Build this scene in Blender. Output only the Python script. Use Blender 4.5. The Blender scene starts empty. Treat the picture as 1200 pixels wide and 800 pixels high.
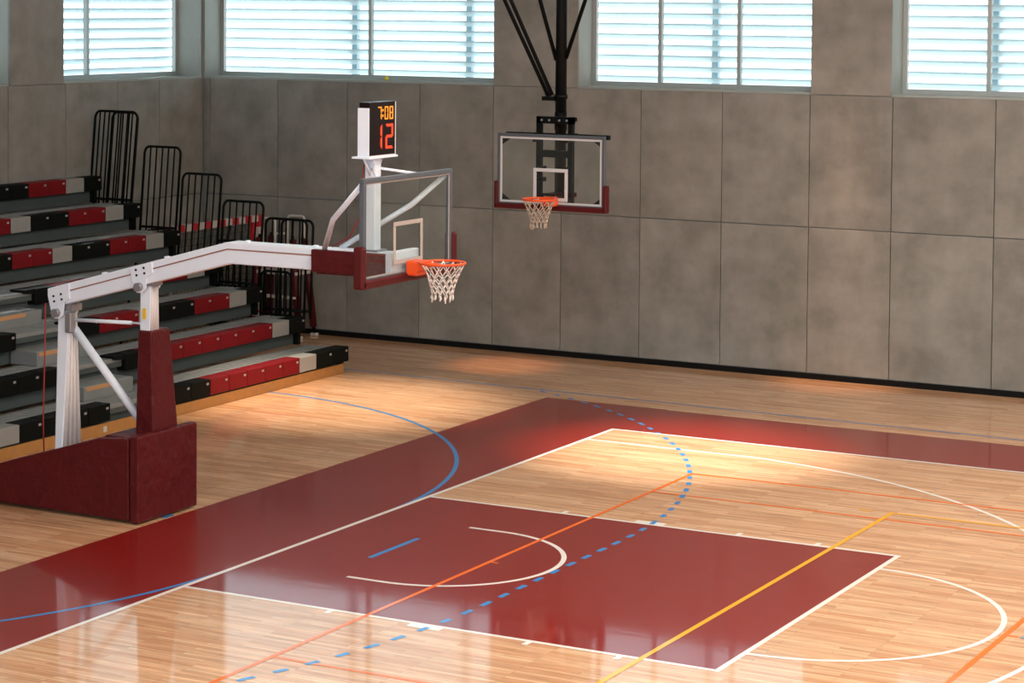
import bpy, bmesh, math, random
from mathutils import Vector, Matrix
random.seed(7)
C = bpy.context.scene.collection
SC = bpy.context.scene

# ------------------------------------------------------------------ camera
K = 1.0256
cam = bpy.data.cameras.new('camera'); co = bpy.data.objects.new('camera', cam); C.objects.link(co)
yaw, pit, rol = math.radians(118.47771), math.radians(-2.914739), math.radians(0.430898)
f = Vector((math.cos(yaw)*math.cos(pit), math.sin(yaw)*math.cos(pit), math.sin(pit)))
r = Vector((math.sin(yaw), -math.cos(yaw), 0)); u = r.cross(f)
r2 = math.cos(rol)*r + math.sin(rol)*u; u2 = -math.sin(rol)*r + math.cos(rol)*u
co.matrix_world = Matrix(((r2.x, u2.x, -f.x, 13.745618), (r2.y, u2.y, -f.y, -20.962708), (r2.z, u2.z, -f.z, 5.920548), (0, 0, 0, 1)))
cam.sensor_width = 36; cam.lens = 2694.366*36/1200; cam.shift_y = (136.48-400)/1200
cam.clip_end = 300; SC.camera = co

# ------------------------------------------------------------------ world, lights, exposure
SC.view_settings.view_transform = 'Standard'; SC.view_settings.look = 'None'
SC.view_settings.exposure = 0.0; SC.view_settings.gamma = 1.0; SC.view_settings.use_curve_mapping = False
w = bpy.data.worlds.new('sky'); SC.world = w; w.use_nodes = True
bg = w.node_tree.nodes['Background']; bg.inputs[0].default_value = (0.9, 0.965, 1.0, 1); bg.inputs[1].default_value = 2.6
sun = bpy.data.lights.new('sun', 'SUN'); sun.energy = 6.0; sun.angle = 0.02; sun.color = (1, .97, .92)
so = bpy.data.objects.new('sun', sun); C.objects.link(so)
so.rotation_euler = (math.radians(-52), 0, math.radians(25))     # from beyond the far wall, high

def area(name, loc, size, energy, color=(1, .93, .84), rot=(0, 0, 0)):
    l = bpy.data.lights.new(name, 'AREA'); l.shape = 'RECTANGLE'; l.size, l.size_y = size; l.energy = energy; l.color = color
    o = bpy.data.objects.new(name, l); C.objects.link(o); o.location = loc; o.rotation_euler = rot
    return o
for X in (5, 11, 17, 23):
    for Y in (-11, -3, 5.5):
        area('ceiling_lamp', (X, Y, 9.2), (3.0, 1.2), 400)
for X in (2, 12, 22):          # daylight through the windows of the wall behind the camera
    area('window_daylight', (X, -24.9, 6.6), (7.5, 3.0), 760, (.80, .90, 1.0), (math.radians(90), 0, 0))
def spot(loc, target, energy, size, color, blend=1.0):
    l = bpy.data.lights.new('ceiling_spot', 'SPOT'); l.energy = energy; l.spot_size = math.radians(size); l.spot_blend = blend
    l.color = color; l.shadow_soft_size = .15
    o = bpy.data.objects.new('ceiling_spot', l); C.objects.link(o); o.location = loc
    o.rotation_euler = (Vector(target)-Vector(loc)).to_track_quat('-Z', 'Y').to_euler()
WARM = (1, .72, .46)
spot((-4.3, 7.3, 9.1), (-4.3, 7.3, 0), 7500, 36, (1, .82, .64))
spot((-4.0, 11.5, 9.1), (-4.0, 11.5, 0), 2600, 15, (1, .45, .18))
spot((1.4, 6.6, 9.1), (1.4, 6.6, 0), 9500, 34, (1, .88, .76))
spot((1.3, 11.7, 9.1), (1.3, 12.7, 0), 2600, 17, (1, .55, .30))

# ------------------------------------------------------------------ materials
def newmat(name):
    m = bpy.data.materials.new(name); m.use_nodes = True
    nt = m.node_tree; b = nt.nodes['Principled BSDF']
    return m, nt, b
def node(nt, t, **kw):
    n = nt.nodes.new(t)
    for k, v in kw.items():
        if k.startswith('i_'): n.inputs[k[2:].replace('_', ' ')].default_value = v
        else: setattr(n, k, v)
    return n
def mat(name, col, rough=.5, metal=0, var=.08, scale=6, bump=0, bscale=40, coat=0, emit=None, es=0, randobj=0):
    m, nt, b = newmat(name)
    b.inputs['Roughness'].default_value = rough; b.inputs['Metallic'].default_value = metal
    if coat: b.inputs['Coat Weight'].default_value = coat; b.inputs['Coat Roughness'].default_value = .12
    g = node(nt, 'ShaderNodeNewGeometry')
    no = node(nt, 'ShaderNodeTexNoise'); no.inputs['Scale'].default_value = scale; no.inputs['Detail'].default_value = 4
    nt.links.new(g.outputs['Position'], no.inputs['Vector'])
    mx = node(nt, 'ShaderNodeMix', data_type='RGBA')
    mx.inputs['A'].default_value = (*[c*(1-var) for c in col], 1); mx.inputs['B'].default_value = (*[min(1, c*(1+var)) for c in col], 1)
    nt.links.new(no.outputs['Fac'], mx.inputs['Factor'])
    nt.links.new(mx.outputs['Result'], b.inputs['Base Color'])
    if bump:
        n2 = node(nt, 'ShaderNodeTexNoise'); n2.inputs['Scale'].default_value = bscale
        nt.links.new(g.outputs['Position'], n2.inputs['Vector'])
        bp = node(nt, 'ShaderNodeBump'); bp.inputs['Strength'].default_value = bump; bp.inputs['Distance'].default_value = .02
        nt.links.new(n2.outputs['Fac'], bp.inputs['Height']); nt.links.new(bp.outputs['Normal'], b.inputs['Normal'])
    if emit:
        b.inputs['Emission Color'].default_value = (*emit, 1); b.inputs['Emission Strength'].default_value = es
    return m
M = {}
M['white'] = mat('white_painted_steel', (.78, .84, .93), .35, var=.03)
M['ribbed'] = mat('white_channel_steel', (.72, .66, .64), .45, var=.05)
M['maroon_vinyl'] = mat('maroon_vinyl', (.085, .006, .008), .42, var=.12, scale=3, bump=.55, bscale=6)
M['maroon_pad'] = mat('maroon_foam_edge', (.075, .006, .007), .5)
M['grey_alu'] = mat('grey_aluminium', (.10, .115, .135), .4, .2)
M['seam'] = mat('brown_seam', (.30, .13, .08), .6)
M['bolt'] = mat('dull_bolt', (.32, .32, .34), .4, .6)
M['dark'] = mat('dark_rubber', (.015, .015, .016), .6)
M['orange'] = mat('orange_rim', (.80, .085, .012), .35, var=.05)
M['net'] = mat('net_cord', (.72, .66, .60), .8)
M['net_warm'] = mat('net_cord_aged', (.50, .43, .34), .8)
M['paint_white'] = mat('white_board_paint', (.42, .36, .33), .5)
M['paint_bright'] = mat('bright_board_paint', (.62, .62, .63), .5)
M['black_steel'] = mat('black_steel', (.004, .005, .005), .45, 0)
M['rail'] = mat('black_rail', (.004, .006, .005), .5)
M['seat_black'] = mat('black_seat', (.006, .007, .006), .55, var=.15)
M['seat_red'] = mat('red_seat', (.17, .006, .009), .5, var=.10)
M['seat_grey'] = mat('grey_seat', (.28, .278, .258), .55, var=.08)
M['deck'] = mat('grey_deck', (.225, .24, .235), .45, var=.12, scale=4)
M['riser'] = mat('grey_riser', (.075, .092, .09), .5, var=.15, scale=3)
M['tag'] = mat('seat_tag', (.36, .33, .32), .4)
M['board_wood'] = mat('plinth_wood', (.45, .21, .06), .4, var=.2, scale=9)
M['nosing'] = mat('orange_nosing', (.55, .28, .12), .6)
M['red_paint'] = mat('goal_red', (.45, .012, .02), .45)
M['white_paint'] = mat('goal_white', (.55, .50, .46), .45)
M['goal_net'] = mat('goal_net', (.03, .045, .04), .8)
M['red_cord'] = mat('red_cord', (.30, .02, .02), .6)
M['yellow'] = mat('yellow_felt', (.75, .65, .03), .7)
M['frame'] = mat('window_frame', (.40, .43, .42), .4, .3)
M['base_strip'] = mat('black_base', (.008, .008, .008), .5)
M['ceiling'] = mat('ceiling_deck', (.5, .5, .48), .8)
M['plain_wall'] = mat('plain_wall', (.40, .37, .33), .8)
M['reveal'] = mat('reveal_concrete', (.34, .36, .33), .8, var=.15, scale=2)
M['post_out'] = mat('exterior_post', (.35, .45, .50), .6)
M['sticker'] = mat('yellow_sticker', (.8, .5, .02), .5)
M['led_amber'] = mat('amber_led', (.3, .10, .01), .5, emit=(1, .30, .012), es=1.25)
M['led_red'] = mat('red_led', (.3, .02, .01), .5, emit=(1, .04, .006), es=1.7)
M['clock_face'] = mat('clock_face', (.012, .006, .006), .25)
M['foot'] = mat('pale_foot', (.55, .52, .48), .5)

for k_, v_ in dict(black_steel=.12, rail=.08, seat_black=.06, seat_red=.15, maroon_vinyl=.25, maroon_pad=.25, deck=.3, riser=.2, dark=.1, base_strip=.08, clock_face=.15).items():
    M[k_].node_tree.nodes['Principled BSDF'].inputs['Specular IOR Level'].default_value = v_
for n_ in M['maroon_vinyl'].node_tree.nodes:
    if n_.type == 'BUMP': n_.inputs['Distance'].default_value = .06
def mk_louver():
    m, nt, b = newmat('white_louver')
    b.inputs['Base Color'].default_value = (.74, .785, .79, 1); b.inputs['Roughness'].default_value = .5
    t = node(nt, 'ShaderNodeBsdfTranslucent'); t.inputs[0].default_value = (.74, .79, .81, 1)
    mx = node(nt, 'ShaderNodeMixShader'); mx.inputs[0].default_value = .5
    nt.links.new(b.outputs[0], mx.inputs[1]); nt.links.new(t.outputs[0], mx.inputs[2])
    nt.links.new(mx.outputs[0], nt.nodes['Material Output'].inputs[0]); return m
M['louver'] = mk_louver()
def mk_glass(name, tint, glossw=.06, haze=0, hazecol=(.6, .65, .65)):
    m, nt, b = newmat(name); nt.nodes.remove(b)
    tr = node(nt, 'ShaderNodeBsdfTransparent'); tr.inputs[0].default_value = (*tint, 1)
    gl = node(nt, 'ShaderNodeBsdfGlossy'); gl.inputs['Roughness'].default_value = .03
    fr = node(nt, 'ShaderNodeLayerWeight'); fr.inputs[0].default_value = .5
    pw = node(nt, 'ShaderNodeMath', operation='POWER'); pw.inputs[1].default_value = 4; nt.links.new(fr.outputs['Facing'], pw.inputs[0])
    ma = node(nt, 'ShaderNodeMath', operation='MULTIPLY_ADD'); ma.inputs[1].default_value = .5; ma.inputs[2].default_value = .03; nt.links.new(pw.outputs[0], ma.inputs[0])
    mx = node(nt, 'ShaderNodeMixShader')
    nt.links.new(ma.outputs[0], mx.inputs[0]); nt.links.new(tr.outputs[0], mx.inputs[1]); nt.links.new(gl.outputs[0], mx.inputs[2])
    last = mx
    if haze:
        df = node(nt, 'ShaderNodeBsdfDiffuse'); df.inputs[0].default_value = (*hazecol, 1)
        m2 = node(nt, 'ShaderNodeMixShader'); m2.inputs[0].default_value = haze
        nt.links.new(mx.outputs[0], m2.inputs[1]); nt.links.new(df.outputs[0], m2.inputs[2]); last = m2
    nt.links.new(last.outputs[0], nt.nodes['Material Output'].inputs[0]); return m
M['pane'] = mk_glass('window_pane', (.90, .97, .985))
M['board_glass'] = mk_glass('backboard_glass', (.93, .955, .945), haze=.012)

def mk_concrete(name, ca, cb):
    m, nt, b = newmat(name); L = nt.links.new
    g = node(nt, 'ShaderNodeNewGeometry'); oi = node(nt, 'ShaderNodeObjectInfo')
    off = node(nt, 'ShaderNodeVectorMath', operation='SCALE'); off.inputs[0].default_value = (37, 11, 23)
    L(oi.outputs['Random'], off.inputs['Scale'])
    ad = node(nt, 'ShaderNodeVectorMath', operation='ADD'); L(g.outputs['Position'], ad.inputs[0]); L(off.outputs[0], ad.inputs[1])
    n1 = node(nt, 'ShaderNodeTexNoise'); n1.inputs['Scale'].default_value = 1.6; n1.inputs['Detail'].default_value = 10; n1.inputs['Roughness'].default_value = .62
    L(ad.outputs[0], n1.inputs['Vector'])
    mp = node(nt, 'ShaderNodeMapping'); mp.inputs['Scale'].default_value = (1.9, 1.9, .4); L(ad.outputs[0], mp.inputs[0])
    n2 = node(nt, 'ShaderNodeTexNoise'); n2.inputs['Scale'].default_value = 1.6; n2.inputs['Detail'].default_value = 4; L(mp.outputs[0], n2.inputs['Vector'])
    mp3 = node(nt, 'ShaderNodeMapping'); mp3.inputs['Scale'].default_value = (.8, .8, 2.5); L(ad.outputs[0], mp3.inputs[0])
    n3 = node(nt, 'ShaderNodeTexNoise'); n3.inputs['Scale'].default_value = 1.3; n3.inputs['Detail'].default_value = 3; L(mp3.outputs[0], n3.inputs['Vector'])
    a = node(nt, 'ShaderNodeMath', operation='MULTIPLY_ADD'); L(n2.outputs['Fac'], a.inputs[0]); a.inputs[1].default_value = .35; L(n1.outputs['Fac'], a.inputs[2])
    a2 = node(nt, 'ShaderNodeMath', operation='MULTIPLY_ADD'); L(n3.outputs['Fac'], a2.inputs[0]); a2.inputs[1].default_value = .25; L(a.outputs[0], a2.inputs[2])
    rm = node(nt, 'ShaderNodeMapRange'); rm.inputs['From Min'].default_value = .60; rm.inputs['From Max'].default_value = 1.0; L(a2.outputs[0], rm.inputs['Value'])
    mx = node(nt, 'ShaderNodeMix', data_type='RGBA'); mx.inputs['A'].default_value = (*ca, 1); mx.inputs['B'].default_value = (*cb, 1)
    L(rm.outputs[0], mx.inputs['Factor'])
    hs = node(nt, 'ShaderNodeHueSaturation'); vr = node(nt, 'ShaderNodeMapRange'); vr.inputs['To Min'].default_value = .93; vr.inputs['To Max'].default_value = 1.07
    L(oi.outputs['Random'], vr.inputs['Value']); L(vr.outputs[0], hs.inputs['Value']); L(mx.outputs['Result'], hs.inputs['Color'])
    L(hs.outputs[0], b.inputs['Base Color']); b.inputs['Roughness'].default_value = .62
    bp = node(nt, 'ShaderNodeBump'); bp.inputs['Strength'].default_value = .12; bp.inputs['Distance'].default_value = .02
    L(n1.outputs['Fac'], bp.inputs['Height']); L(bp.outputs[0], b.inputs['Normal'])
    return m
M['concrete'] = mk_concrete('fair_faced_concrete', (.175, .172, .150), (.285, .275, .247))
M['joint'] = mat('dark_joint', (.05, .045, .04), .9)

def mk_wood():
    m, nt, b = newmat('maple_strip_floor'); L = nt.links.new
    g = node(nt, 'ShaderNodeNewGeometry')
    def brick(wd, ht, c1, c2, mort, ms):
        t = node(nt, 'ShaderNodeTexBrick'); t.offset = .37; t.offset_frequency = 3
        t.inputs['Color1'].default_value = (*c1, 1); t.inputs['Color2'].default_value = (*c2, 1); t.inputs['Mortar'].default_value = (*mort, 1)
        t.inputs['Scale'].default_value = 1; t.inputs['Mortar Size'].default_value = ms; t.inputs['Brick Width'].default_value = wd; t.inputs['Row Height'].default_value = ht
        L(g.outputs['Position'], t.inputs['Vector']); return t
    b1 = brick(.85, .058, (.66, .335, .165), (.88, .56, .335), (.42, .20, .09), .0018)
    b2 = brick(2.6, .174, (.90, .88, .86), (1.05, 1.04, 1.03), (.98, .98, .98), 0)
    mp = node(nt, 'ShaderNodeMapping'); mp.inputs['Scale'].default_value = (1.9, 30, 1); L(g.outputs['Position'], mp.inputs[0])
    n1 = node(nt, 'ShaderNodeTexNoise'); n1.inputs['Scale'].default_value = 1.0; n1.inputs['Detail'].default_value = 5; n1.inputs['Roughness'].default_value = .65; L(mp.outputs[0], n1.inputs['Vector'])
    cr = node(nt, 'ShaderNodeMapRange'); cr.inputs['From Min'].default_value = .3; cr.inputs['From Max'].default_value = .72; cr.inputs['To Min'].default_value = .60; cr.inputs['To Max'].default_value = 1.16
    L(n1.outputs['Fac'], cr.inputs['Value'])
    m1 = node(nt, 'ShaderNodeMix', data_type='RGBA', blend_type='MULTIPLY'); m1.inputs['Factor'].default_value = .8
    L(b1.outputs['Color'], m1.inputs['A']); L(b2.outputs['Color'], m1.inputs['B'])
    m2 = node(nt, 'ShaderNodeMix', data_type='RGBA', blend_type='MULTIPLY'); m2.inputs['Factor'].default_value = 1
    L(m1.outputs['Result'], m2.inputs['A']); L(cr.outputs[0], m2.inputs['B'])
    L(m2.outputs['Result'], b.inputs['Base Color'])
    finish(nt, b)
    return m
def finish(nt, b):                 # the lacquer over the whole floor, paint included
    L = nt.links.new
    b.inputs['Roughness'].default_value = .38; b.inputs['Coat Weight'].default_value = .95; b.inputs['Coat IOR'].default_value = 1.42
    b.inputs['Specular IOR Level'].default_value = .1
    g = node(nt, 'ShaderNodeNewGeometry')
    mp = node(nt, 'ShaderNodeMapping'); mp.inputs['Scale'].default_value = (1.0, 9, 1); L(g.outputs['Position'], mp.inputs[0])
    n = node(nt, 'ShaderNodeTexNoise'); n.inputs['Scale'].default_value = 1.5; n.inputs['Detail'].default_value = 3; L(mp.outputs[0], n.inputs['Vector'])
    rr = node(nt, 'ShaderNodeMapRange'); rr.inputs['To Min'].default_value = .03; rr.inputs['To Max'].default_value = .09; L(n.outputs['Fac'], rr.inputs['Value'])
    L(rr.outputs[0], b.inputs['Coat Roughness'])
    bp = node(nt, 'ShaderNodeBump'); bp.inputs['Strength'].default_value = .025; bp.inputs['Distance'].default_value = .01
    L(n.outputs['Fac'], bp.inputs['Height']); L(bp.outputs[0], b.inputs['Coat Normal'])
M['wood'] = mk_wood()
def paint(name, col):
    m = mat(name, col, var=.05, scale=3); finish(m.node_tree, m.node_tree.nodes['Principled BSDF']); return m
M['court_red'] = paint('court_red_paint', (.235, .010, .006))
M['line_white'] = paint('line_white_paint', (.88, .85, .80))
M['line_blue'] = paint('line_blue_paint', (.025, .25, .62))
M['line_orange'] = paint('line_orange_paint', (.95, .17, .005))
M['line_yellow'] = paint('line_yellow_paint', (.92, .44, .0))

# ------------------------------------------------------------------ mesh helpers
class MB:
    def __init__(s): s.bm = bmesh.new()
    def box(s, x0, x1, y0, y1, z0, z1, bev=0, seg=2):
        b = bmesh.new(); bmesh.ops.create_cube(b, size=1)
        for v in b.verts: v.co = Vector(((x0+x1)/2+v.co.x*(x1-x0), (y0+y1)/2+v.co.y*(y1-y0), (z0+z1)/2+v.co.z*(z1-z0)))
        if bev: bmesh.ops.bevel(b, geom=b.edges[:], offset=bev, segments=seg, profile=.5, affect='EDGES')
        return s.add(b)
    def add(s, b):
        me = bpy.data.meshes.new('t'); b.to_mesh(me); b.free(); s.bm.from_mesh(me); bpy.data.meshes.remove(me); return s
    def hexa(s, pts, bev=0):       # 8 points, bottom loop then top loop
        b = bmesh.new(); v = [b.verts.new(p) for p in pts]
        for q in ((3, 2, 1, 0), (4, 5, 6, 7), (0, 1, 5, 4), (1, 2, 6, 5), (2, 3, 7, 6), (3, 0, 4, 7)): b.faces.new([v[i] for i in q])
        bmesh.ops.recalc_face_normals(b, faces=b.faces[:])
        if bev: bmesh.ops.bevel(b, geom=b.edges[:], offset=bev, segments=2, profile=.5, affect='EDGES')
        return s.add(b)
    def prism(s, prof, axis, a0, a1, bev=0):   # prof in the two other axes
        b = bmesh.new()
        def P(p, a): return {'y': (p[0], a, p[1]), 'x': (a, p[0], p[1]), 'z': (p[0], p[1], a)}[axis]
        A = [b.verts.new(P(p, a0)) for p in prof]; B = [b.verts.new(P(p, a1)) for p in prof]
        b.faces.new(A); b.faces.new(B[::-1]); n = len(prof)
        for i in range(n): b.faces.new((A[i], B[i], B[(i+1) % n], A[(i+1) % n]))
        bmesh.ops.recalc_face_normals(b, faces=b.faces[:])
        if bev: bmesh.ops.bevel(b, geom=b.edges[:], offset=bev, segments=2, profile=.5, affect='EDGES')
        return s.add(b)
    def tube(s, pts, rad, n=10, closed=False, cap=True):
        pts = [Vector(p) for p in pts]; N = len(pts); rings = []
        t0 = (pts[1]-pts[0]).normalized(); up = Vector((0, 0, 1)) if abs(t0.z) < .9 else Vector((1, 0, 0))
        nrm = (up - t0*up.dot(t0)).normalized()
        for i, p in enumerate(pts):
            if closed: t = (pts[(i+1) % N]-pts[i-1]).normalized()
            else: t = (pts[min(i+1, N-1)]-pts[max(i-1, 0)]).normalized()
            nrm = (nrm - t*nrm.dot(t)).normalized(); bn = t.cross(nrm)
            # keep tube width at mitred corners
            k = 1.0
            if 0 < i < N-1 or closed:
                d = (pts[(i+1) % N]-p).normalized().dot((p-pts[i-1]).normalized()); k = 1/max(.5, math.sqrt((1+d)/2))
            rr = rad[i] if isinstance(rad, (list, tuple)) else rad
            rings.append([s.bm.verts.new(p+(nrm*math.cos(a)+bn*math.sin(a))*rr*(k if k < 1.2 else 1.1)) for a in (2*math.pi*j/n for j in range(n))])
        m = N if closed else N-1
        for i in range(m):
            A, B = rings[i], rings[(i+1) % N]
            for j in range(n):
                fc = s.bm.faces.new((A[j], A[(j+1) % n], B[(j+1) % n], B[j])); fc.smooth = n > 4
        if not closed and cap: s.bm.faces.new(rings[0][::-1]); s.bm.faces.new(rings[-1])
        return s
    def cyl(s, p0, p1, rad, n=12): return s.tube([p0, p1], rad, n)
    def quad(s, pts):
        s.bm.faces.new([s.bm.verts.new(p) for p in pts]); return s
    def build(s, name, m, parent=None):
        me = bpy.data.meshes.new(name); s.bm.to_mesh(me); s.bm.free(); me.materials.append(m)
        o = bpy.data.objects.new(name, me); C.objects.link(o)
        if parent: o.parent = parent; o.matrix_parent_inverse = parent.matrix_world.inverted() if parent.type != 'EMPTY' else Matrix.Translation(-parent.location)
        return o
def thing(name, label, cat, loc=(0, 0, 0), group=None):
    o = bpy.data.objects.new(name, None); C.objects.link(o); o.location = loc; o.empty_display_size = .2
    o['label'] = label; o['category'] = cat
    if group: o['group'] = group
    return o
def tag(o, label, cat, group=None):
    o['label'] = label; o['category'] = cat
    if group: o['group'] = group
    return o
def structure(o): o['kind'] = 'structure'; return o
def lab(o, t): o['label'] = t; return o

# ------------------------------------------------------------------ room shell
XL, YF, XR, YB, ZC = -10.93, 12.84, 39.0, -25.0, 9.4
REC = .58          # depth of the window recesses
SILL, HEAD = 4.5, 7.9
floor = structure(MB().box(XL-.1, XR+.1, YB-.1, YF+.1, -.2, 0).build('floor', M['wood']))
floor['label'] = 'glossy strip-wood gym floor'
structure(MB().box(XL-.8, XR+.3, YB-.3, YF+.8, ZC, ZC+.2).build('ceiling', M['ceiling']))
# backing walls (the joints show between panels set on them)
P = .045
wf = MB().box(XL-.7, XR, YF+P, YF+.66, 0, SILL-.035)
W_far = [(XL, -4.95), (-3.36, .72), (2.03, 6.15), (7.5, 11.6), (12.9, 17.0), (18.3, 22.4), (23.7, 27.8), (29.1, 33.2)]
W_left = [(8.95, 12.77), (3.55, 7.62), (-1.85, 2.22), (-7.25, -3.18), (-12.65, -8.58), (-18.05, -13.98)]
def piers(wins, lo, hi):
    out = []; c = lo
    for a, b in sorted(wins):
        if a > c+.01: out.append((c, a))
        c = b
    if c < hi-.01: out.append((c, hi))
    return out
pf = piers(W_far, XL, XR); pl = piers(W_left, YB, YF)
for a, b in pf: wf.box(a+.002, b-.002, YF+P, YF+.66, SILL-.035, HEAD)
wf.box(XL-.7, XR, YF+.001, YF+.66, HEAD, ZC)
wf.box(XL-.66, XL-.002, YF+P, YF+.66, SILL-.035, HEAD)     # corner pier
wall_far = structure(wf.build('wall_far', M['reveal'])); wall_far['label'] = 'far wall of fair-faced concrete panels under high windows'
wl = MB().box(XL-.66, XL-P, YB, YF+P, 0, SILL-.035)
for a, b in pl: wl.box(XL-.66, XL-P, a+.002, b-.002, SILL-.035, HEAD)
wl.box(XL-.66, XL-.001, YB, YF+P, HEAD, ZC)
wall_left = structure(wl.build('wall_left', M['reveal'])); wall_left['label'] = 'left wall of concrete panels behind the bleachers'
structure(MB().box(XR, XR+.3, YB, YF, 0, ZC).build('wall_right', M['plain_wall']))
structure(MB().box(XL, XR, YB-.3, YB, 0, ZC).build('wall_back', M['plain_wall']))
G = .006
def panel_far(a, b, z0, z1, y=YF):
    MB().box(a+G, b-G, y, y+P, z0+G, z1-G, .004, 1).build('panel', M['concrete'], wall_far)
def panel_left(a, b, z0, z1):
    MB().box(XL-P, XL, a+G, b-G, z0+G, z1-G, .004, 1).build('panel', M['concrete'], wall_left)
jf = [-10.93, -10.79, -9.316, -7.86, -6.388, -4.95, -3.655, -2.208, -.774, .71, 2.06, 3.68, 5.1, 6.5]
while jf[-1] < XR-1.6: jf.append(jf[-1]+1.42)
jf.append(XR)
ZM, ZT = 2.388, SILL-.03
for a, b in zip(jf, jf[1:]): panel_far(a, b, .088, ZM); panel_far(a, b, ZM, ZT)
for a, b in pf:
    panel_far(a-G, b+G, ZT, HEAD)
jl = [12.80, 11.542, 10.372, 9.0, 7.568]
while jl[-1] > YB+1.6: jl.append(jl[-1]-1.4)
jl.append(YB); jl = jl[::-1]
for a, b in zip(jl, jl[1:]): panel_left(a, b, .088, ZM); panel_left(a, b, ZM, ZT)
for a, b in pl:
    if b-a > .2: panel_left(a-G, b+G, ZT, HEAD)
structure(MB().box(XL+.02, XR, YF-.025, YF, 0, .088, .004, 1).build('baseboard_far', M['base_strip']))
structure(MB().box(XL, XL+.025, YB, YF-.03, 0, .088, .004, 1).build('baseboard_left', M['base_strip']))
structure(MB().box(XL-.6, XR, YF+.03, YF+.62, SILL-.034, SILL).build('trim_1', M['reveal']))['label'] = 'pale sill below the far windows'
structure(MB().box(XL-.62, XL-.03, YB, YF, SILL-.034, SILL).build('trim_2', M['reveal']))['label'] = 'pale sill below the left windows'

# windows: frame, mullions, panes, exterior louvres (each blade), exterior posts
LOUV = {}
def window(n, a, b, mull, posts, side):
    fr = MB(); t = .075
    d0, d1 = REC-.06, REC+.02
    def bx(mb, p0, p1, e0, e1, z0, z1, bev=0):
        if side == 'far': return mb.box(p0, p1, YF+e0, YF+e1, z0, z1, bev, 1)
        return mb.box(XL-e1, XL-e0, p0, p1, z0, z1, bev, 1)
    bx(fr, a, a+t, d0, d1, SILL, HEAD); bx(fr, b-t, b, d0, d1, SILL, HEAD)
    bx(fr, a+t, b-t, d0, d1, SILL, SILL+t); bx(fr, a+t, b-t, d0, d1, HEAD-t, HEAD)
    root = structure(fr.build('window_%d' % n, M['frame']))
    for m in mull: bx(MB(), m-.032, m+.032, d0-.01, d1, SILL+t, HEAD-t, .006).build('mullion', M['frame'], root)
    ed = [a+t]+sorted(mull)+[b-t]
    for p0, p1 in zip(ed, ed[1:]):
        bx(MB(), p0+.033, p1-.033, REC-.025, REC-.017, SILL+t, HEAD-t).build('pane', M['pane'], root)
    for m in posts: bx(MB(), m-.055, m+.055, REC+.42, REC+.52, SILL-.1, HEAD+.1).build('exterior_post', M['post_out'], root)
    key = (side, round(b-a, 2))
    L0 = (b-a)+.5
    me = None
    z = SILL-.05
    while z < HEAD+.1:
        if me is None:
            mb = MB(); w_, th, an = .16, .014, math.radians(32)
            c, s = math.cos(an), math.sin(an)
            prof = [(-w_/2*c, w_/2*s), (0, .008), (w_/2*c, -w_/2*s), (w_/2*c, -w_/2*s-th), (0, .008-th), (-w_/2*c, w_/2*s-th)]
            if side == 'far': mb.prism([(p[0], p[1]) for p in prof], 'x', -L0/2, L0/2)
            else: mb.prism([(-p[0], p[1]) for p in prof], 'y', -L0/2, L0/2)
            o = mb.build('louver_blade', M['louver']); me = o.data
        else: o = bpy.data.objects.new('louver_blade', me); C.objects.link(o)
        o.location = ((a+b)/2, YF+REC+.28, z) if side == 'far' else (XL-REC-.28, (a+b)/2, z)
        o.parent = root
        z += .175
    return root
def even(a, b, n): return [a+(b-a)*i/n for i in range(1, n)]
n = 0
for i, (a, b) in enumerate(W_far):
    n += 1
    if i == 0: mu, po = [-7.72], [-8.35, -6.0]
    elif i == 1: mu, po = [-2.12, -.72], [-1.35]
    else: mu, po = even(a, b, 3), [a+1.32]
    rt = window(n, a, b, mu, po, 'far')
    rt['label'] = ['wide two-light window in the far wall next to the corner', 'three-light window in the far wall right of the black hoop mast', 'louvred window at the right end of the far wall'][i] if i < 3 else 'louvred window further along the far wall, window %d' % n
for i, (a, b) in enumerate(W_left):
    n += 1
    rt = window(n, a, b, [a+1.27] if i == 0 else even(a, b, 3), [], 'left')
    rt['label'] = 'bright louvred window in the left wall above the bleachers' if i == 0 else 'louvred window further along the left wall, window %d' % n

# ------------------------------------------------------------------ court markings (paint on the floor)
def strip(name, m, pts, wd=.05, z=.0022, closed=False):
    """flat painted band along a polyline (mitred)"""
    mb = MB(); P_ = [Vector((p[0], p[1], 0)) for p in pts]; N = len(P_); L, R = [], []
    for i in range(N):
        a = P_[i]-P_[i-1] if i else P_[1]-P_[0]
        b = P_[i+1]-P_[i] if i < N-1 else P_[-1]-P_[-2]
        t = (a.normalized()+b.normalized()).normalized(); nn = Vector((-t.y, t.x, 0)); k = 1/max(.4, math.sqrt((1+a.normalized().dot(b.normalized()))/2))
        L.append(mb.bm.verts.new(P_[i]+nn*wd/2*k+Vector((0, 0, z)))); R.append(mb.bm.verts.new(P_[i]-nn*wd/2*k+Vector((0, 0, z))))
    for i in range(N-1): mb.bm.faces.new((R[i], R[i+1], L[i+1], L[i]))
    return mb.build(name, m, floor)
def arc(cx, cy, rr, a0, a1, n=48): return [(cx+rr*math.cos(math.radians(a0+(a1-a0)*i/n)), cy+rr*math.sin(math.radians(a0+(a1-a0)*i/n))) for i in range(n+1)]
def slab(name, m, x0, x1, y0, y1, z=.001):
    return MB().quad([(x0, y0, z), (x1, y0, z), (x1, y1, z), (x0, y1, z)]).build(name, m, floor)
R_ = M['court_red']; Wt = M['line_white']; Bl = M['line_blue']; Og = M['line_orange']; Ye = M['line_yellow']
YS = 7.40
slab('red_border', R_, -2.0, 0, -9.15, 9.2); slab('red_border', R_, 0, 30, YS, 9.15); slab('red_border', R_, 0, 30, -9.15, -YS)
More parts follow.
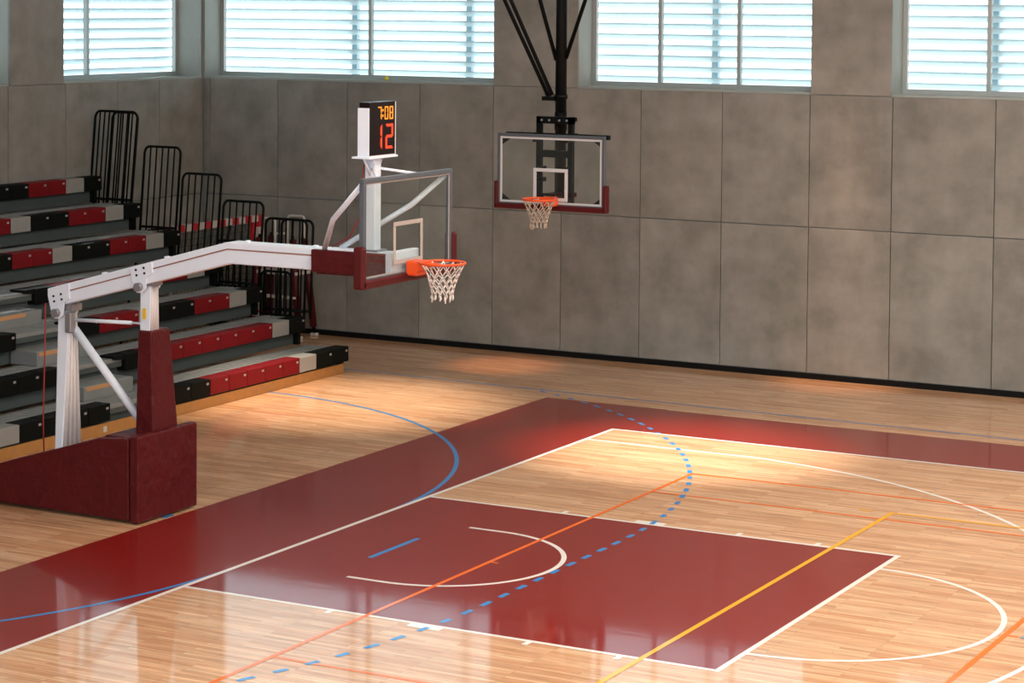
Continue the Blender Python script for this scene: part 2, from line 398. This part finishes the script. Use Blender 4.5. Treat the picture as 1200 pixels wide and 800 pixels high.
slab('red_key', R_, 0, 5.80, -2.43, 2.43)
strip('boundary_line', Wt, [(-.025, -YS-.025), (-.025, YS+.025), (28, YS+.025)], .06, .0036)
strip('boundary_line', Wt, [(-.025, -YS-.025), (28, -YS-.025)], .055)
strip('lane_line', Wt, [(0, 2.43), (5.80, 2.43), (5.80, -2.43), (0, -2.43)], .055, .0026)
strip('free_throw_arc', Wt, arc(5.80, 0, 1.80, 90, -90), .055)
strip('restricted_arc', Wt, [(1.18, 1.27)]+arc(1.6, 0, 1.27, 90, -90)+[(1.18, -1.27)], .055, .0026)
strip('three_point_line', Wt, [(0, 6.59), (2.4, 6.59)]+arc(1.575, 0, 6.64, 82.5, -82.5, 90)+[(2.4, -6.59), (0, -6.59)], .055)
for s in (1, -1):
    for x, wd in ((1.757, .06), (2.84, .36), (3.93, .06), (4.86, .06)):
        slab('lane_mark', Wt, x-wd/2, x+wd/2, *sorted((s*2.44, s*2.56)), z=.0027)
strip('handball_goal_area_line', Bl, arc(-6.0, 1.5, 5.97, 100, 0)+arc(-6.0, -1.5, 5.97, 0, -100), .055, .0024)
strip('handball_penalty_mark', Bl, [(.957, -.48), (.957, .53)], .06, .003)
strip('goalkeeper_mark', Bl, [(-2.06, -.08), (-2.06, .10)], .06, .003)
strip('blue_court_line', Bl, [(-6, 9.86), (5, 9.56), (28, 9.5)], .045)
# dashed nine metre line
mb = MB(); path = arc(-6.0, 1.5, 8.93, 66, 0, 400)+[(2.93, 1.5-.01*i) for i in range(1, 300)]+arc(-6.0, -1.5, 8.93, 0, -66, 400)
acc = 0; on = []; prev = path[0]
def flush(on):
    if len(on) < 2: return
    a, b = Vector((*on[0], .003)), Vector((*on[-1], .003)); t = (b-a).normalized(); nn = Vector((-t.y, t.x, 0))*.03
    mb.quad([a-nn, b-nn, b+nn, a+nn])
for p in path[1:]:
    acc += math.dist(p, prev); prev = p
    if acc % .366 < .19: on.append(p)
    else: flush(on); on = []
flush(on)
mb.build('handball_free_throw_line', Bl, floor)
strip('badminton_line', Og, [(28, 5.25), (2.145, 5.25), (2.145, -5.25), (28, -5.25)], .05, .0028)
strip('badminton_line', Og, [(2.17, 4.03), (28, 4.0)], .045, .0027); strip('badminton_line', Og, [(2.17, -4.03), (28, -4.0)], .045, .0027)
strip('badminton_line', Og, [(7.69, -5.25), (7.69, 5.25)], .055, .0030)
strip('badminton_tick', Og, [(7.69, -.02), (7.82, -.02)], .04, .0029); strip('badminton_tick', Og, [(2.145, .0), (2.25, .0)], .04, .0029)
strip('volleyball_line', Ye, [(5.055, -4.5), (5.055, 4.38), (28, 4.55)], .055, .0033)
strip('volleyball_service_mark', Ye, [(4.66, 4.37), (4.82, 4.37)], .05, .003)
MB().cyl((7.88, -.02, .0005), (7.88, -.02, .004), .05, 16).build('floor_socket', M['bolt'], floor)

# ------------------------------------------------------------------ bleachers
bl = thing('bleachers', 'telescopic bleachers with red, grey and black seat rows along the left wall', 'bleachers', (-8.3, 4.2, 0))
DX, DZ, X0, Z0 = .82, .4145, -5.75, .42
YE, MW = 9.62, .4625
YA1, YA0 = 4.99, 3.634         # aisle
YN = -5.0
SM = {}
def seat_module(col, y1, x, zt):
    """y1: far end"""
    if col not in SM:
        mb = MB(); mb.box(-.26, 0, -MW+.004, -.004, -.235, 0, .012, 2)
        o = mb.build('seat', M['seat_'+col], bl); SM[col] = o.data
    else: o = bpy.data.objects.new('seat', SM[col]); C.objects.link(o); o.parent = bl
    o.matrix_parent_inverse = Matrix.Translation(-bl.location); o.location = (x, y1, zt)
    o['label'] = {'red': 'red plastic seat module', 'black': 'black plastic seat module', 'grey': 'light grey plastic seat module'}[col]
    if col != 'grey':
        if 'tag' not in SM:
            t = MB().box(.001, .005, -.10, -.05, -.075, -.045).build('number_plate', M['tag'], o); SM['tag'] = t.data
        else: t = bpy.data.objects.new('number_plate', SM['tag']); C.objects.link(t); t.parent = o
        t.matrix_parent_inverse = Matrix.Identity(4); t.location = (0, 0, 0)
PAT = ['grey', 'red', 'red', 'black', 'black']
for n in range(7):
    xf, zt = X0-DX*n, Z0+DZ*n
    xb = max(xf-DX, XL+.01)
    # right section
    for k in range(10):
        if n == 0: c = 'black' if k < 2 else 'grey' if k == 2 else 'red' if k < 8 else 'black'
        elif n == 1: c = 'black' if k == 0 else 'grey' if k == 1 else 'red' if k < 9 else 'black'
        else: c = 'black' if k == 0 else PAT[(k-1) % 5]
        seat_module(c, YE-MW*k, xf, zt)
    # end lip over the aisle
    lab(MB().prism([(YA1, zt), (YA1-.25, zt), (YA1-.22, zt-.05), (YA1, zt-.075)], 'x', xf-.26, xf-.002).build('end_lip', M['seat_black'], bl), 'black overhanging seat end')
    for k in range(18):
        c = 'black' if k < 4 else 'grey' if k == 4 else 'red' if k < 10 else PAT[k % 5]
        seat_module(c, YA0-MW*k, xf, zt)
    # decks with extruded ridges, risers
    d = MB().box(xb+.01, xf-.262, YN, YE-.03, zt-.085, zt-.035)
    for q in range(4): d.box(xf-.36-.1*q-.02, xf-.36-.1*q, YN, YE-.04, zt-.036, zt-.026) if xf-.36-.1*q-.02 > xb else None
    d.build('deck', M['deck'], bl)
    MB().box(xf-.262, xf-.05, YA0+.002, YA1-.002, zt-.10, zt-.035, .008, 1).build('aisle_deck', M['deck'], bl)
    rs = MB().box(xf-.18, xf-.15, YN, YE-.08, max(.02, zt-DZ-.03), zt-.086)
    rs.build('riser', M['riser'], bl)
    MB().box(xf-.15, xf-.06, YA0+.002, YA1-.002, zt-.17, zt-.10).build('aisle_nose', M['riser'], bl)
    if n < 6:
        st = MB().box(xf-DX-.13, xf-.47, YA0+.02, YA1-.26, zt-.03, zt+.17, .008, 1).build('aisle_step', M['deck'], bl)
        lab(MB().box(xf-.470, xf-.466, YA0+.06, YA1-.62, zt+.105, zt+.16).build('step_nosing', M['nosing'], st), 'orange tape strip on the step edge')
    # end support bracket
    MB().box(xf-.16, xf-.06, YE-.14, YE-.06, max(.0, zt-DZ-.03), zt-.235).build('end_bracket', M['black_steel'], bl)
pb = lab(MB().box(-5.815, -5.79, YN, 9.535, 0, .155, .004, 1).build('front_board', M['board_wood'], bl), 'varnished wooden kick board')
MB().box(-5.789, -5.784, 3.52, 3.60, .03, .11, .003, 1).build('latch_plate', M['foot'], pb)
# guard rails at the far end, bars one by one
def rail(x0, x1, zb, ztp, nb, y=9.66, lean=.055, low=None, name='guard_rail'):
    def px(x, z): return x + (z-ztp)*lean
    rr = .10; z0 = low if low is not None else zb-.12
    pts = [(px(x0, z0), y, z0), (px(x0, ztp-rr), y, ztp-rr)]
    for i in range(1, 6): a = math.pi/2*i/5; pts.append((x0+rr-rr*math.cos(a), y, ztp-rr+rr*math.sin(a)))
    for i in range(0, 6): a = math.pi/2*i/5; pts.append((x1-rr+rr*math.sin(a), y, ztp-rr+rr*math.cos(a)))
    pts.append((px(x1, z0), y, z0))
    fr = MB().tube(pts, .021, 8); fr.tube([(px(x0, zb), y, zb), (px(x1, zb), y, zb)], .022, 8)
    root = fr.build(name, M['rail'], bl)
    root['label'] = 'black tubular end rail'
    for i in range(1, nb+1):
        x = x0+(x1-x0)*i/(nb+1)
        MB().tube([(px(x, z0), y, z0), (px(x, ztp-.005), y, ztp-.005)], .015, 6).build('bar', M['rail'], root)
    return root
rail(-10.83, -9.96, 2.52, 4.00, 8, lean=.09); 
rail(-10.50, -9.98, 2.52, 3.985, 2, y=9.70, lean=.09)
rail(-9.80, -9.07, 2.10, 3.44, 5, lean=.075)
rail(-9.02, -8.25, 1.66, 3.025, 5, lean=.075)
rail(-8.20, -7.42, 1.28, 2.615, 5, lean=.065)
rail(-7.37, -6.58, .90, 2.37, 5, lean=.03)
rail(-7.10, -6.50, .90, 2.36, 2, y=9.72, lean=.03)
rail(-7.52, -6.93, .80, 1.50, 5, y=9.74, lean=.01, low=.76)
rail(-8.40, -7.55, 1.20, 1.95, 6, y=9.74, lean=.01, low=1.18)

# ------------------------------------------------------------------ seven segment helper (flat lit segments)
SEG = {'0': 'abcdef', '1': 'bc', '2': 'abged', '7': 'abc', '8': 'abcdefg'}
def digit(ch, y0, y1, z0, z1, t, x, m, parent):
    """segments face +X; y0 is the left edge as read"""
    zm = (z0+z1)/2; g = t*.12
    S = {'a': [(y0+g, z1), (y1-g, z1), (y1-t, z1-t), (y0+t, z1-t)], 'd': [(y0+t, z0+t), (y1-t, z0+t), (y1-g, z0), (y0+g, z0)],
         'g': [(y0+t*.8, zm+t/2), (y1-t*.8, zm+t/2), (y1-t*.4, zm), (y1-t*.8, zm-t/2), (y0+t*.8, zm-t/2), (y0+t*.4, zm)],
         'f': [(y0, z1-g), (y0+t, z1-t-g), (y0+t, zm+t*.6), (y0, zm+g)], 'e': [(y0, zm-g), (y0+t, zm-t*.6), (y0+t, z0+t+g), (y0, z0+g)],
         'b': [(y1, z1-g), (y1-t, z1-t-g), (y1-t, zm+t*.6), (y1, zm+g)], 'c': [(y1, zm-g), (y1-t, zm-t*.6), (y1-t, z0+t+g), (y1, z0+g)]}
    mb = MB()
    for s in SEG[ch]: mb.prism(S[s], 'x', x, x+.004)
    return mb.build('digit', m, parent)

# ------------------------------------------------------------------ net
def net(parent, cx, cy, cz, m, seed, rt=.222, rb=.105, h=.38, n=12, rows=5, rad=.0065):
    rnd = random.Random(seed); mb = MB()
    rowsz = [0, .085, .155, .215, .27, h-.05]
    def rr(z): t = z/h; return rb+(rt-rb)*(1-t)**1.5
    P_ = []
    for k, z in enumerate(rowsz):
        P_.append([Vector((cx+rr(z)*math.cos(2*math.pi*(j+.5*(k % 2))/n)+rnd.uniform(-.006, .006), cy+rr(z)*math.sin(2*math.pi*(j+.5*(k % 2))/n)+rnd.uniform(-.006, .006), cz-z+rnd.uniform(-.008, .008))) for j in range(n)])
    for k in range(len(rowsz)-1):
        for j in range(n):
            a = P_[k][j]; b1 = P_[k+1][j]; b2 = P_[k+1][(j-1) % n if k % 2 == 0 else (j+1) % n]
            mb.tube([a, b1], rad, 5); mb.tube([a, b2], rad, 5)
    for j in range(0, n):   # knotted tails
        a = P_[-1][j]; mb.tube([a, a+Vector((rnd.uniform(-.012, .012), rnd.uniform(-.012, .012), -.03)), a+Vector((rnd.uniform(-.015, .015), rnd.uniform(-.015, .015), -.05-rnd.random()*.03))], [.008, .011, .009], 6)
    for j in range(n):      # loops over the hooks
        a = P_[0][j]; mb.tube([a, (cx+(a.x-cx)*1.04, cy+(a.y-cy)*1.04, cz+.006)], rad*1.2, 5)
    return mb.build('net', m, parent)
def ring(cx, cy, cz, rad, t, n=48): return MB().tube([(cx+rad*math.cos(2*math.pi*i/n), cy+rad*math.sin(2*math.pi*i/n), cz) for i in range(n)], t, 10, closed=True)

# ------------------------------------------------------------------ portable hoop
hp = thing('portable_basketball_hoop', 'white portable basketball hoop with maroon padded base in front of the bleachers', 'basketball hoop', (-2.6, 0, 0))
V = M['maroon_vinyl']; Wh = M['white']
# base body (steel box inside) and the pads
MB().prism([(-4.75, .06), (-2.30, .06), (-2.30, .90), (-2.62, .90), (-4.75, .27)], 'y', -.42, .42).build('base', M['maroon_pad'], hp)
for sgn in (-1, 1):
    y0, y1 = (-.52, -.43) if sgn < 0 else (.43, .52)
    MB().prism([(-4.80, .05), (-2.205, .03), (-2.205, .965), (-2.63, .935), (-4.80, .285)], 'y', y0, y1, .018).build('side_pad', V, hp)
fp = MB().box(-2.185, -2.06, -.535, .575, .02, 1.0, .022, 3)
fp.build('front_pad', V, hp)
MB().box(-2.62, -2.20, -.42, .42, .905, .955, .015).build('top_pad', V, hp)
for x in (-4.4, -2.5):
    for y in (-.33, .33): MB().cyl((x, y-.03, .045), (x, y+.03, .045), .045, 16).build('caster', M['dark'], hp)
MB().box(-2.28, -2.22, -.40, .44, 0, .03).build('base_foot', M['dark'], hp)
# front column: pad and white upright
XC = -2.315
MB().hexa([(-2.41, -.14, .93), (-2.14, -.14, .93), (-2.14, .32, .93), (-2.41, .32, .93), (-2.40, -.10, 2.13), (-2.21, -.10, 2.13), (-2.21, .25, 2.13), (-2.40, .25, 2.13)], .022).build('column_pad', V, hp)
def upright(x, z0, z1, wx0, wx1, wy0, wy1, name):
    o = MB().hexa([(x-wx0, -wy0, z0), (x+wx0, -wy0, z0), (x+wx0, wy0, z0), (x-wx0, wy0, z0), (x-wx1, -wy1, z1), (x+wx1, -wy1, z1), (x+wx1, wy1, z1), (x-wx1, wy1, z1)], .008).build(name, Wh, hp)
    for k in (-.72, -.24, .24, .72):
        MB().tube([(x+wx0+.004, wy0*k, z0+.01), (x+wx1+.004, wy1*k, z1-.12)], [wy0*.19, wy1*.19], 8).build('rib', M['ribbed'], o)
    return o
upright(XC, 2.05, 2.78, .068, .075, .085, .065, 'front_upright')
upright(-3.50, .55, 2.40, .05, .085, .18, .06, 'rear_upright')
MB().box(XC-.02, XC+.02, -.098, -.085, 2.26, 2.38).build('warning_sticker', M['sticker'], hp)
# arm: bent box beam
A = [(-3.70, 2.52), (-1.16, 3.205), (1.08, 3.205), (1.08, 2.965), (-1.12, 2.965), (-3.60, 2.31)]
arm = MB().prism(A, 'y', -.115, .115, .012).build('arm', Wh, hp)
for s in (-1, 1):
    y = s*.116
    MB().prism([(-3.55, 2.475), (-1.15, 3.135), (.0, 3.135), (.0, 3.120), (-1.145, 3.120), (-3.55, 2.460)], 'y', y-.003, y+.003).build('seam', M['seam'], arm)
for x in (-2.06, -.95, -.05, -2.95):
    zt_ = 3.205 if x > -1.16 else 2.52+(x+3.7)*(.685/2.54)
    MB().box(x-.025, x+.025, -.03, .03, zt_-.005, zt_+.022, .006, 1).build('lug', Wh, arm)
# gusset brackets with bolts and pivot pins
def gusset(x, z, name='bracket'):
    for s in (-1, 1):
        y0, y1 = sorted((s*.117, s*.140))
        top = lambda xx: 2.52+(xx+3.7)*.2697-.006
        xl = max(x-.15, -3.69)
        g_ = MB().prism([(xl, top(xl)), (x+.16, top(x+.16)), (x+.17, z+.0), (x+.09, z-.05), (x+.07, z-.20), (x+.02, z-.24), (x-.05, z-.24), (x-.09, z-.20), (xl, z+.02)], 'y', y0, y1, .004).build(name, Wh, hp)
        for bx_, bz in ((-.06, .02), (.05, .05), (-.05, -.04), (.06, -.01)):
            MB().cyl((x+bx_, s*.138, z+bz), (x+bx_, s*.148, z+bz), .014, 8).build('bolt', M['dark'], g_)
        MB().cyl((x-.01, s*.12, z-.17), (x-.01, s*.195, z-.17), .05, 16).build('pivot_pin', M['bolt'], g_)
gusset(XC-.02, 2.80); gusset(-3.53, 2.42)
MB().box(XC-.05, XC+.12, -.09, .09, 2.64, 2.72).build('hinge_block', M['bolt'], hp); MB().box(-3.52, -3.36, -.09, .09, 2.27, 2.35).build('hinge_block', M['bolt'], hp)
# braces
MB().tube([(-3.38, -.02, 2.165), (-2.55, -.02, 2.19)], .022, 10).tube([(-2.55, -.02, 2.19), (-2.36, -.02, 2.195)], .012, 8).build('gas_strut', Wh, hp)
MB().tube([(-3.40, .0, 2.06), (-2.42, .0, 1.05)], .048, 12).build('diagonal_brace', Wh, hp)
MB().box(-3.45, -3.36, -.12, -.02, 2.02, 2.26, .01, 1).build('strut_mount', M['bolt'], hp)
lab(MB().tube([(-3.66, -.20, 2.36), (-3.67, -.21, 1.6), (-3.70, -.2, 1.0), (-3.69, -.2, .62)], .009, 6).build('cord', M['red_cord'], hp), 'red cord hanging behind the rear upright')
# arm pad
for s in (-1, 1):
    y0, y1 = sorted((s*.118, s*.18)); MB().box(.0, 1.06, y0, y1, 2.955, 3.20, .015).build('arm_pad', V, hp)
MB().box(.03, .9, -.12, .12, 2.93, 2.962, .008, 1).build('arm_pad', V, hp)
# backboard
XB = 1.15; Z0b, Z1b = 2.975, 4.06
def board_frame(mb, f0, f1, a0, a1, z0, z1, t, ax):
    def bx(p0, p1, q0, q1):
        if ax == 'x': mb.box(f0, f1, p0, p1, q0, q1, .006, 1)
        else: mb.box(p0, p1, f0, f1, q0, q1, .006, 1)
    bx(a0, a1, z1-t, z1); bx(a0, a1, z0, z0+t); bx(a0, a0+t, z0+t, z1-t); bx(a1-t, a1, z0+t, z1-t); return mb
bb = board_frame(MB(), XB-.055, XB+.004, -.935, .895, Z0b, Z1b, .052, 'x').build('backboard', M['grey_alu'], hp)
MB().box(XB-.030, XB-.014, -.885, .845, Z0b+.05, Z1b-.05).build('glass', M['board_glass'], bb)
board_frame(MB(), XB-.012, XB-.008, -.884, .844, Z0b+.051, Z1b-.051, .014, 'x').build('border_line', M['paint_white'], bb)
board_frame(MB(), XB-.013, XB-.007, -.325, .275, 3.115, 3.565, .045, 'x').build('target_square', M['paint_white'], bb)
pd = MB()
pd.box(XB-.09, XB+.035, -.985, .945, Z0b-.06, Z0b+.035, .02)
pd.box(XB-.09, XB+.035, -1.0, -.915, Z0b-.06, 3.36, .025); pd.box(XB-.09, XB+.035, .875, .96, Z0b-.06, 3.36, .025)
pd.build('edge_padding', M['maroon_pad'], bb)
# struts holding the board
def sym(s, y): return y*s-.02
for s in (-1, 1):
    pts = [(.14, sym(s, .10), 3.20), (.44, sym(s, .40), 3.56), (1.09, sym(s, .86), 3.99)] if s < 0 else [(.22, sym(s, .10), 3.20), (.72, sym(s, .34), 3.55), (.90, sym(s, .45), 3.68), (1.09, sym(s, .86), 3.99)]
    MB().tube(pts, .030, 12).build('strut', Wh, hp)
    MB().tube([(.72, sym(s, .06), 4.10), (1.09, sym(s, .30 if s > 0 else .55), 4.035)], .016, 8).build('strut', Wh, hp)
MB().box(1.02, 1.10, -.30, .27, 2.98, 3.24, .01, 1).build('board_mount', Wh, hp)
# rim
rz = 3.05*K; RX = 1.555
rim = ring(RX, 0, rz, .2365, .014).build('rim', M['orange'], bb)
MB().box(XB+.005, XB+.145, -.105, .105, rz-.15, rz+.012, .02).build('rim_housing', M['orange'], rim)
MB().prism([(XB+.13, -.10), (XB+.13, .10), (RX-.2, .125), (RX-.2, -.125)], 'z', rz-.025, rz+.008).build('rim_plate', M['orange'], rim)
MB().prism([(XB+.10, rz-.13), (XB+.24, rz-.045), (RX-.12, rz-.03), (RX-.12, rz-.015), (XB+.10, rz-.015)], 'y', -.11, .11).build('rim_support', M['orange'], rim)
net(rim, RX, 0, rz-.01, M['net'], 3)
# shot clock on its post
pm = MB().box(.615, .745, -.065, .065, 3.20, 4.24, .012, 2).build('clock_post', Wh, hp)
MB().box(.57, .80, -.10, .10, 3.20, 3.225).build('post_flange', M['bolt'], pm)
ck = lab(MB().box(.665, .80, -.262, .262, 4.235, 4.815, .006, 1).build('shot_clock', M['clock_face'], hp), 'shot clock showing 7:08 and 12')
for s in (-1, 1): MB().box(.655, .795, *sorted((s*.262, s*.272)), 4.235, 4.755).build('side_cover', Wh, ck)
MB().box(.60, .82, -.30, .28, 4.215, 4.236).build('tray', Wh, ck)
fm = MB()
fm.box(.798, .804, .250, .262, 4.24, 4.81); fm.box(.798, .804, -.262, .262, 4.235, 4.247); fm.build('face_trim', M['ribbed'], ck)
for s in (-1, 1): MB().tube([(.68, s*.05, 4.02), (.68, s*.19, 4.215)], .014, 8).build('clock_bracket', Wh, ck)
# reads from +X: left is -Y
x = .801
digit('7', -.105, -.030, 4.625, 4.765, .014, x, M['led_amber'], ck)
cb = MB(); cb.box(x, x+.004, -.015, .007, 4.655, 4.677); cb.box(x, x+.004, -.015, .007, 4.715, 4.737); cb.build('colon', M['led_amber'], ck)
digit('0', .035, .105, 4.625, 4.765, .014, x, M['led_amber'], ck); digit('8', .135, .205, 4.625, 4.765, .014, x, M['led_amber'], ck)
digit('1', -.13, -.02, 4.31, 4.575, .028, x, M['led_red'], ck); digit('2', .055, .205, 4.31, 4.575, .028, x, M['led_red'], ck)
lab(MB().tube([(.62, -.07, 4.2), (.60, -.10, 3.9), (.61, -.12, 3.6), (.45, -.10, 3.35), (.20, -.06, 3.23)], .008, 6).build('cord', M['red_cord'], hp), 'thin red cable along the clock post')

# ------------------------------------------------------------------ ceiling hung hoop
h2 = thing('ceiling_hung_basketball_hoop', 'ceiling-hung basketball hoop on a black mast in front of the far wall', 'basketball hoop', (-1.25, 8.4, 0))
BS = M['black_steel']; YB2 = 7.83; xc = -1.25
MX, MY = -1.41, 8.45
MB().cyl((MX, MY, 3.06), (MX, MY, ZC), .082, 20).build('mast', BS, h2)
MB().cyl((MX, MY, 4.50), (MX, MY, 4.56), .10, 20).build('mast_collar', BS, h2); MB().cyl((MX, MY, 4.05), (MX, MY, 4.3), .092, 20).build('mast_collar', BS, h2)
for a, b in (((-1.60, 8.45, 4.50), (-2.87, 8.45, 6.90)), ((-1.50, 8.35, 4.55), (-2.66, 8.3, 6.90)), ((-1.49, 8.45, 5.05), (-2.10, 8.5, 6.9)), ((-1.335, 8.45, 5.08), (-.70, 8.5, 6.9))):
    d = Vector(b)-Vector(a); b2 = Vector(a)+d*((ZC-a[2])/d.z)
    MB().cyl(a, b2, .030, 10).build('brace', BS, h2)
MB().box(-1.66, -1.46, 8.33, 8.47, 4.47, 4.53).build('brace_clamp', BS, h2)
fr = MB()
for xx in (-1.535, -1.03): fr.box(xx-.035, xx+.035, 8.0, 8.08, 3.02, 4.26)
fr.box(-1.57, -.995, 8.0, 8.10, 4.16, 4.26); fr.box(-1.50, -1.065, 8.0, 8.08, 3.68, 3.78); fr.box(-1.50, -1.065, 8.0, 8.08, 3.08, 3.16); fr.box(-1.45, -1.12, 8.1, 8.40, 4.18, 4.24); fr.box(-1.45, -1.12, 8.1, 8.40, 3.10, 3.16)
hf = fr.build('hanger_frame', BS, h2)
for xx, zz in ((-1.50, 3.52), (-1.07, 3.52), (-1.50, 3.36), (-1.07, 3.2), (-1.56, 4.0), (-1.0, 4.0)): MB().box(xx-.05, xx+.05, 7.95, 8.10, zz-.03, zz+.03, .005, 1).build('clip', BS, hf)
for xx, zz in ((-1.48, 4.21), (-1.36, 4.21), (-1.2, 4.21), (-1.08, 4.21), (-1.42, 3.12), (-1.25, 3.12)): MB().cyl((xx, 7.985, zz), (xx, 8.0, zz), .016, 8).build('bolt', M['bolt'], hf)
A0, A1 = xc-.855, xc+.855; z0, z1 = 2.985, 4.015
b2_ = board_frame(MB(), YB2-.004, YB2+.05, A0, A1, z0, z1, .045, 'y').build('backboard', M['grey_alu'], h2)
MB().box(A0+.04, A1-.04, YB2+.012, YB2+.026, z0+.04, z1-.04).build('glass', M['board_glass'], b2_)
board_frame(MB(), YB2+.004, YB2+.011, A0+.045, A1-.045, z0+.045, z1-.045, .030, 'y').build('border_line', M['paint_bright'], b2_)
board_frame(MB(), YB2+.003, YB2+.011, xc-.275, xc+.275, 3.07, 3.535, .05, 'y').build('target_square', M['paint_bright'], b2_)
for sx in (-1, 1):
    for zz, sz in ((z0+.045, 1), (z1-.045, -1)):
        X_ = xc+sx*.81
        MB().prism([(X_, zz), (X_-sx*.19, zz), (X_, zz+sz*.13)], 'y', YB2+.03, YB2+.05).build('corner_plate', BS, b2_)
MB().box(A0+.10, A1+.03, YB2+.06, YB2+.13, z1-.05, z1+.015, .006, 1).build('top_rail', BS, b2_)
for xx in (-1.535, -1.03): MB().box(xx-.03, xx+.03, YB2+.05, 8.0, 3.90, 3.97).build('standoff', BS, b2_); MB().box(xx-.03, xx+.03, YB2+.05, 8.0, 3.04, 3.11).build('standoff', BS, b2_)
pd = MB(); pd.box(A0-.035, A1+.035, YB2-.03, YB2+.08, z0-.05, z0+.03, .02); pd.box(A0-.045, A0+.02, YB2-.03, YB2+.08, z0-.05, 3.33, .02); pd.box(A1-.02, A1+.045, YB2-.03, YB2+.08, z0-.05, 3.33, .02)
pd.build('edge_padding', M['maroon_pad'], b2_)
RX2, RY2 = -1.215, 7.43
rm2 = ring(RX2, RY2, rz, .232, .016).build('rim', M['orange'], b2_)
MB().box(RX2-.10, RX2+.10, YB2-.14, YB2-.005, rz-.12, rz+.012, .015).build('rim_housing', M['orange'], rm2)
MB().prism([(RX2-.11, RY2+.20), (RX2+.11, RY2+.20), (RX2+.09, YB2-.12), (RX2-.09, YB2-.12)], 'z', rz-.03, rz+.01).build('rim_plate', M['orange'], rm2)
net(rm2, RX2, RY2, rz-.01, M['net_warm'], 9)

# ------------------------------------------------------------------ handball goal parked behind the bleachers
gl = thing('handball_goal', 'red and white striped handball goal parked behind the bleacher end rails', 'goal', (-9.43, 11.1, 0))
gx, gy0, gy1, gz = -9.43, 9.80, 12.33, 2.05*K
bw = .055
k = 0; yy = gy0; bands = 13; st = (gy1-gy0)/bands
for k in range(bands):
    MB().box(gx-bw, gx+bw, gy0+st*k, gy0+st*(k+1), gz-.115, gz).build('crossbar_band', M['red_paint' if k % 2 else 'white_paint'], gl)
for y0 in (gy0-.05, gy1):
    for k in range(10):
        h = (gz)/10
        MB().box(gx-bw, gx+bw, y0, y0+.10, h*k, h*(k+1)).build('post_band', M['red_paint' if k % 2 else 'white_paint'], gl)
lab(MB().prism([(gx+.02, gz), (gx-.02, gz), (gx-.04, gz-.42), (gx+.0, gz-.42)], 'y', gy1-.12, gy1+.13).build('corner_gusset', M['red_paint'], gl), 'red corner gusset')
sf = MB()
for y in (gy0, gy1+.04):
    sf.tube([(gx-.06, y, gz-.03), (gx-.55, y, gz-.1), (gx-1.0, y, .03), (gx-.06, y, .03)], .02, 8)
sf.tube([(gx-1.0, gy0, .03), (gx-1.0, gy1+.04, .03)], .02, 8)
sf.build('stay_frame', M['rail'], gl)
nm = MB(); ny, nz = 24, 18
def gp(y, t): return (gx-.06-.9*t**1.6-.0, y, gz-.06-(gz-.12)*t)
for i in range(ny+1):
    y = gy0+(gy1-gy0)*i/ny; nm.tube([gp(y, t/8) for t in range(9)], .005, 4, cap=False)
for j in range(nz+1):
    nm.tube([gp(gy0, j/nz), gp(gy1, j/nz)], .005, 4, cap=False)
for y in (gy0, gy1+.02):
    for j in range(1, nz):
        t = j/nz; a = gp(y, t); nm.tube([(gx-.06, y, a[2]), a], .005, 4, cap=False)
    for i in range(1, 8):
        nm.tube([(gx-.06-.9*i/8, y, .06), (gx-.06-.9*i/8, y, gz-.06-(gz-.12)*(i/8)**(1/1.6))], .005, 4, cap=False)
nn_ = nm.build('goal_net', M['goal_net'], gl)

# ------------------------------------------------------------------ referee stand
rs = thing('referee_stand', 'volleyball referee stand with maroon padded legs between bleacher rails and far wall', 'referee stand', (-8.85, 12.45, 0))
RP = M['maroon_pad']
leg_pts = [((-9.28, 12.25), (-9.40, 12.15)), ((-8.60, 12.25), (-8.40, 12.15)), ((-9.28, 12.6), (-9.38, 12.68)), ((-8.60, 12.6), (-8.42, 12.68))]
for (tx, ty), (bx_, by) in leg_pts:
    MB().tube([(bx_, by, .03), (tx, ty, 1.78)], .030, 10).build('leg', M['rail'], rs)
    lab(MB().tube([(bx_+(tx-bx_)*.08, by+(ty-by)*.08, .16), (bx_+(tx-bx_)*.95, by+(ty-by)*.95, 1.72)], .062, 12).build('leg_pad', RP, rs), 'maroon foam leg pad')
    MB().box(bx_-.06, bx_+.06, by-.05, by+.05, 0, .05, .01).build('foot', M['foot'], rs)
def loop(x0, x1, y, z0, z1):
    return MB().tube([(x0, y, z0), (x0, y, z1-.06), (x0+.03, y, z1-.01), (x0+.07, y, z1), (x1-.07, y, z1), (x1-.03, y, z1-.01), (x1, y, z1-.06), (x1, y, z0)], .022, 10)
loop(-8.92, -8.56, 12.58, 1.15, 2.10).build('hand_rail', M['foot'], rs); loop(-9.36, -9.10, 12.45, 1.15, 2.05).build('hand_rail', M['foot'], rs)
MB().tube([(-9.10, 12.45, 1.78), (-8.92, 12.58, 1.78)], .02, 8).build('hand_rail', M['foot'], rs)
MB().box(-9.30, -8.46, 12.16, 12.66, 1.10, 1.16, .008, 1).build('platform', M['foot'], rs)
MB().box(-9.28, -8.45, 12.08, 12.22, .70, .74, .006, 1).build('step', M['foot'], rs); MB().box(-9.32, -8.42, 12.06, 12.20, .36, .40, .006, 1).build('step', M['foot'], rs)

# small yellow ball on the window sill
bm = MB(); bmesh.ops.create_uvsphere(bm.bm, u_segments=20, v_segments=12, radius=.04)
for fc in bm.bm.faces: fc.smooth = True
ball = bm.build('ball', M['yellow']); ball.location = (-7.13, YF+.12, SILL+.04); tag(ball, 'small yellow ball lying on the sill of the far corner window', 'ball')
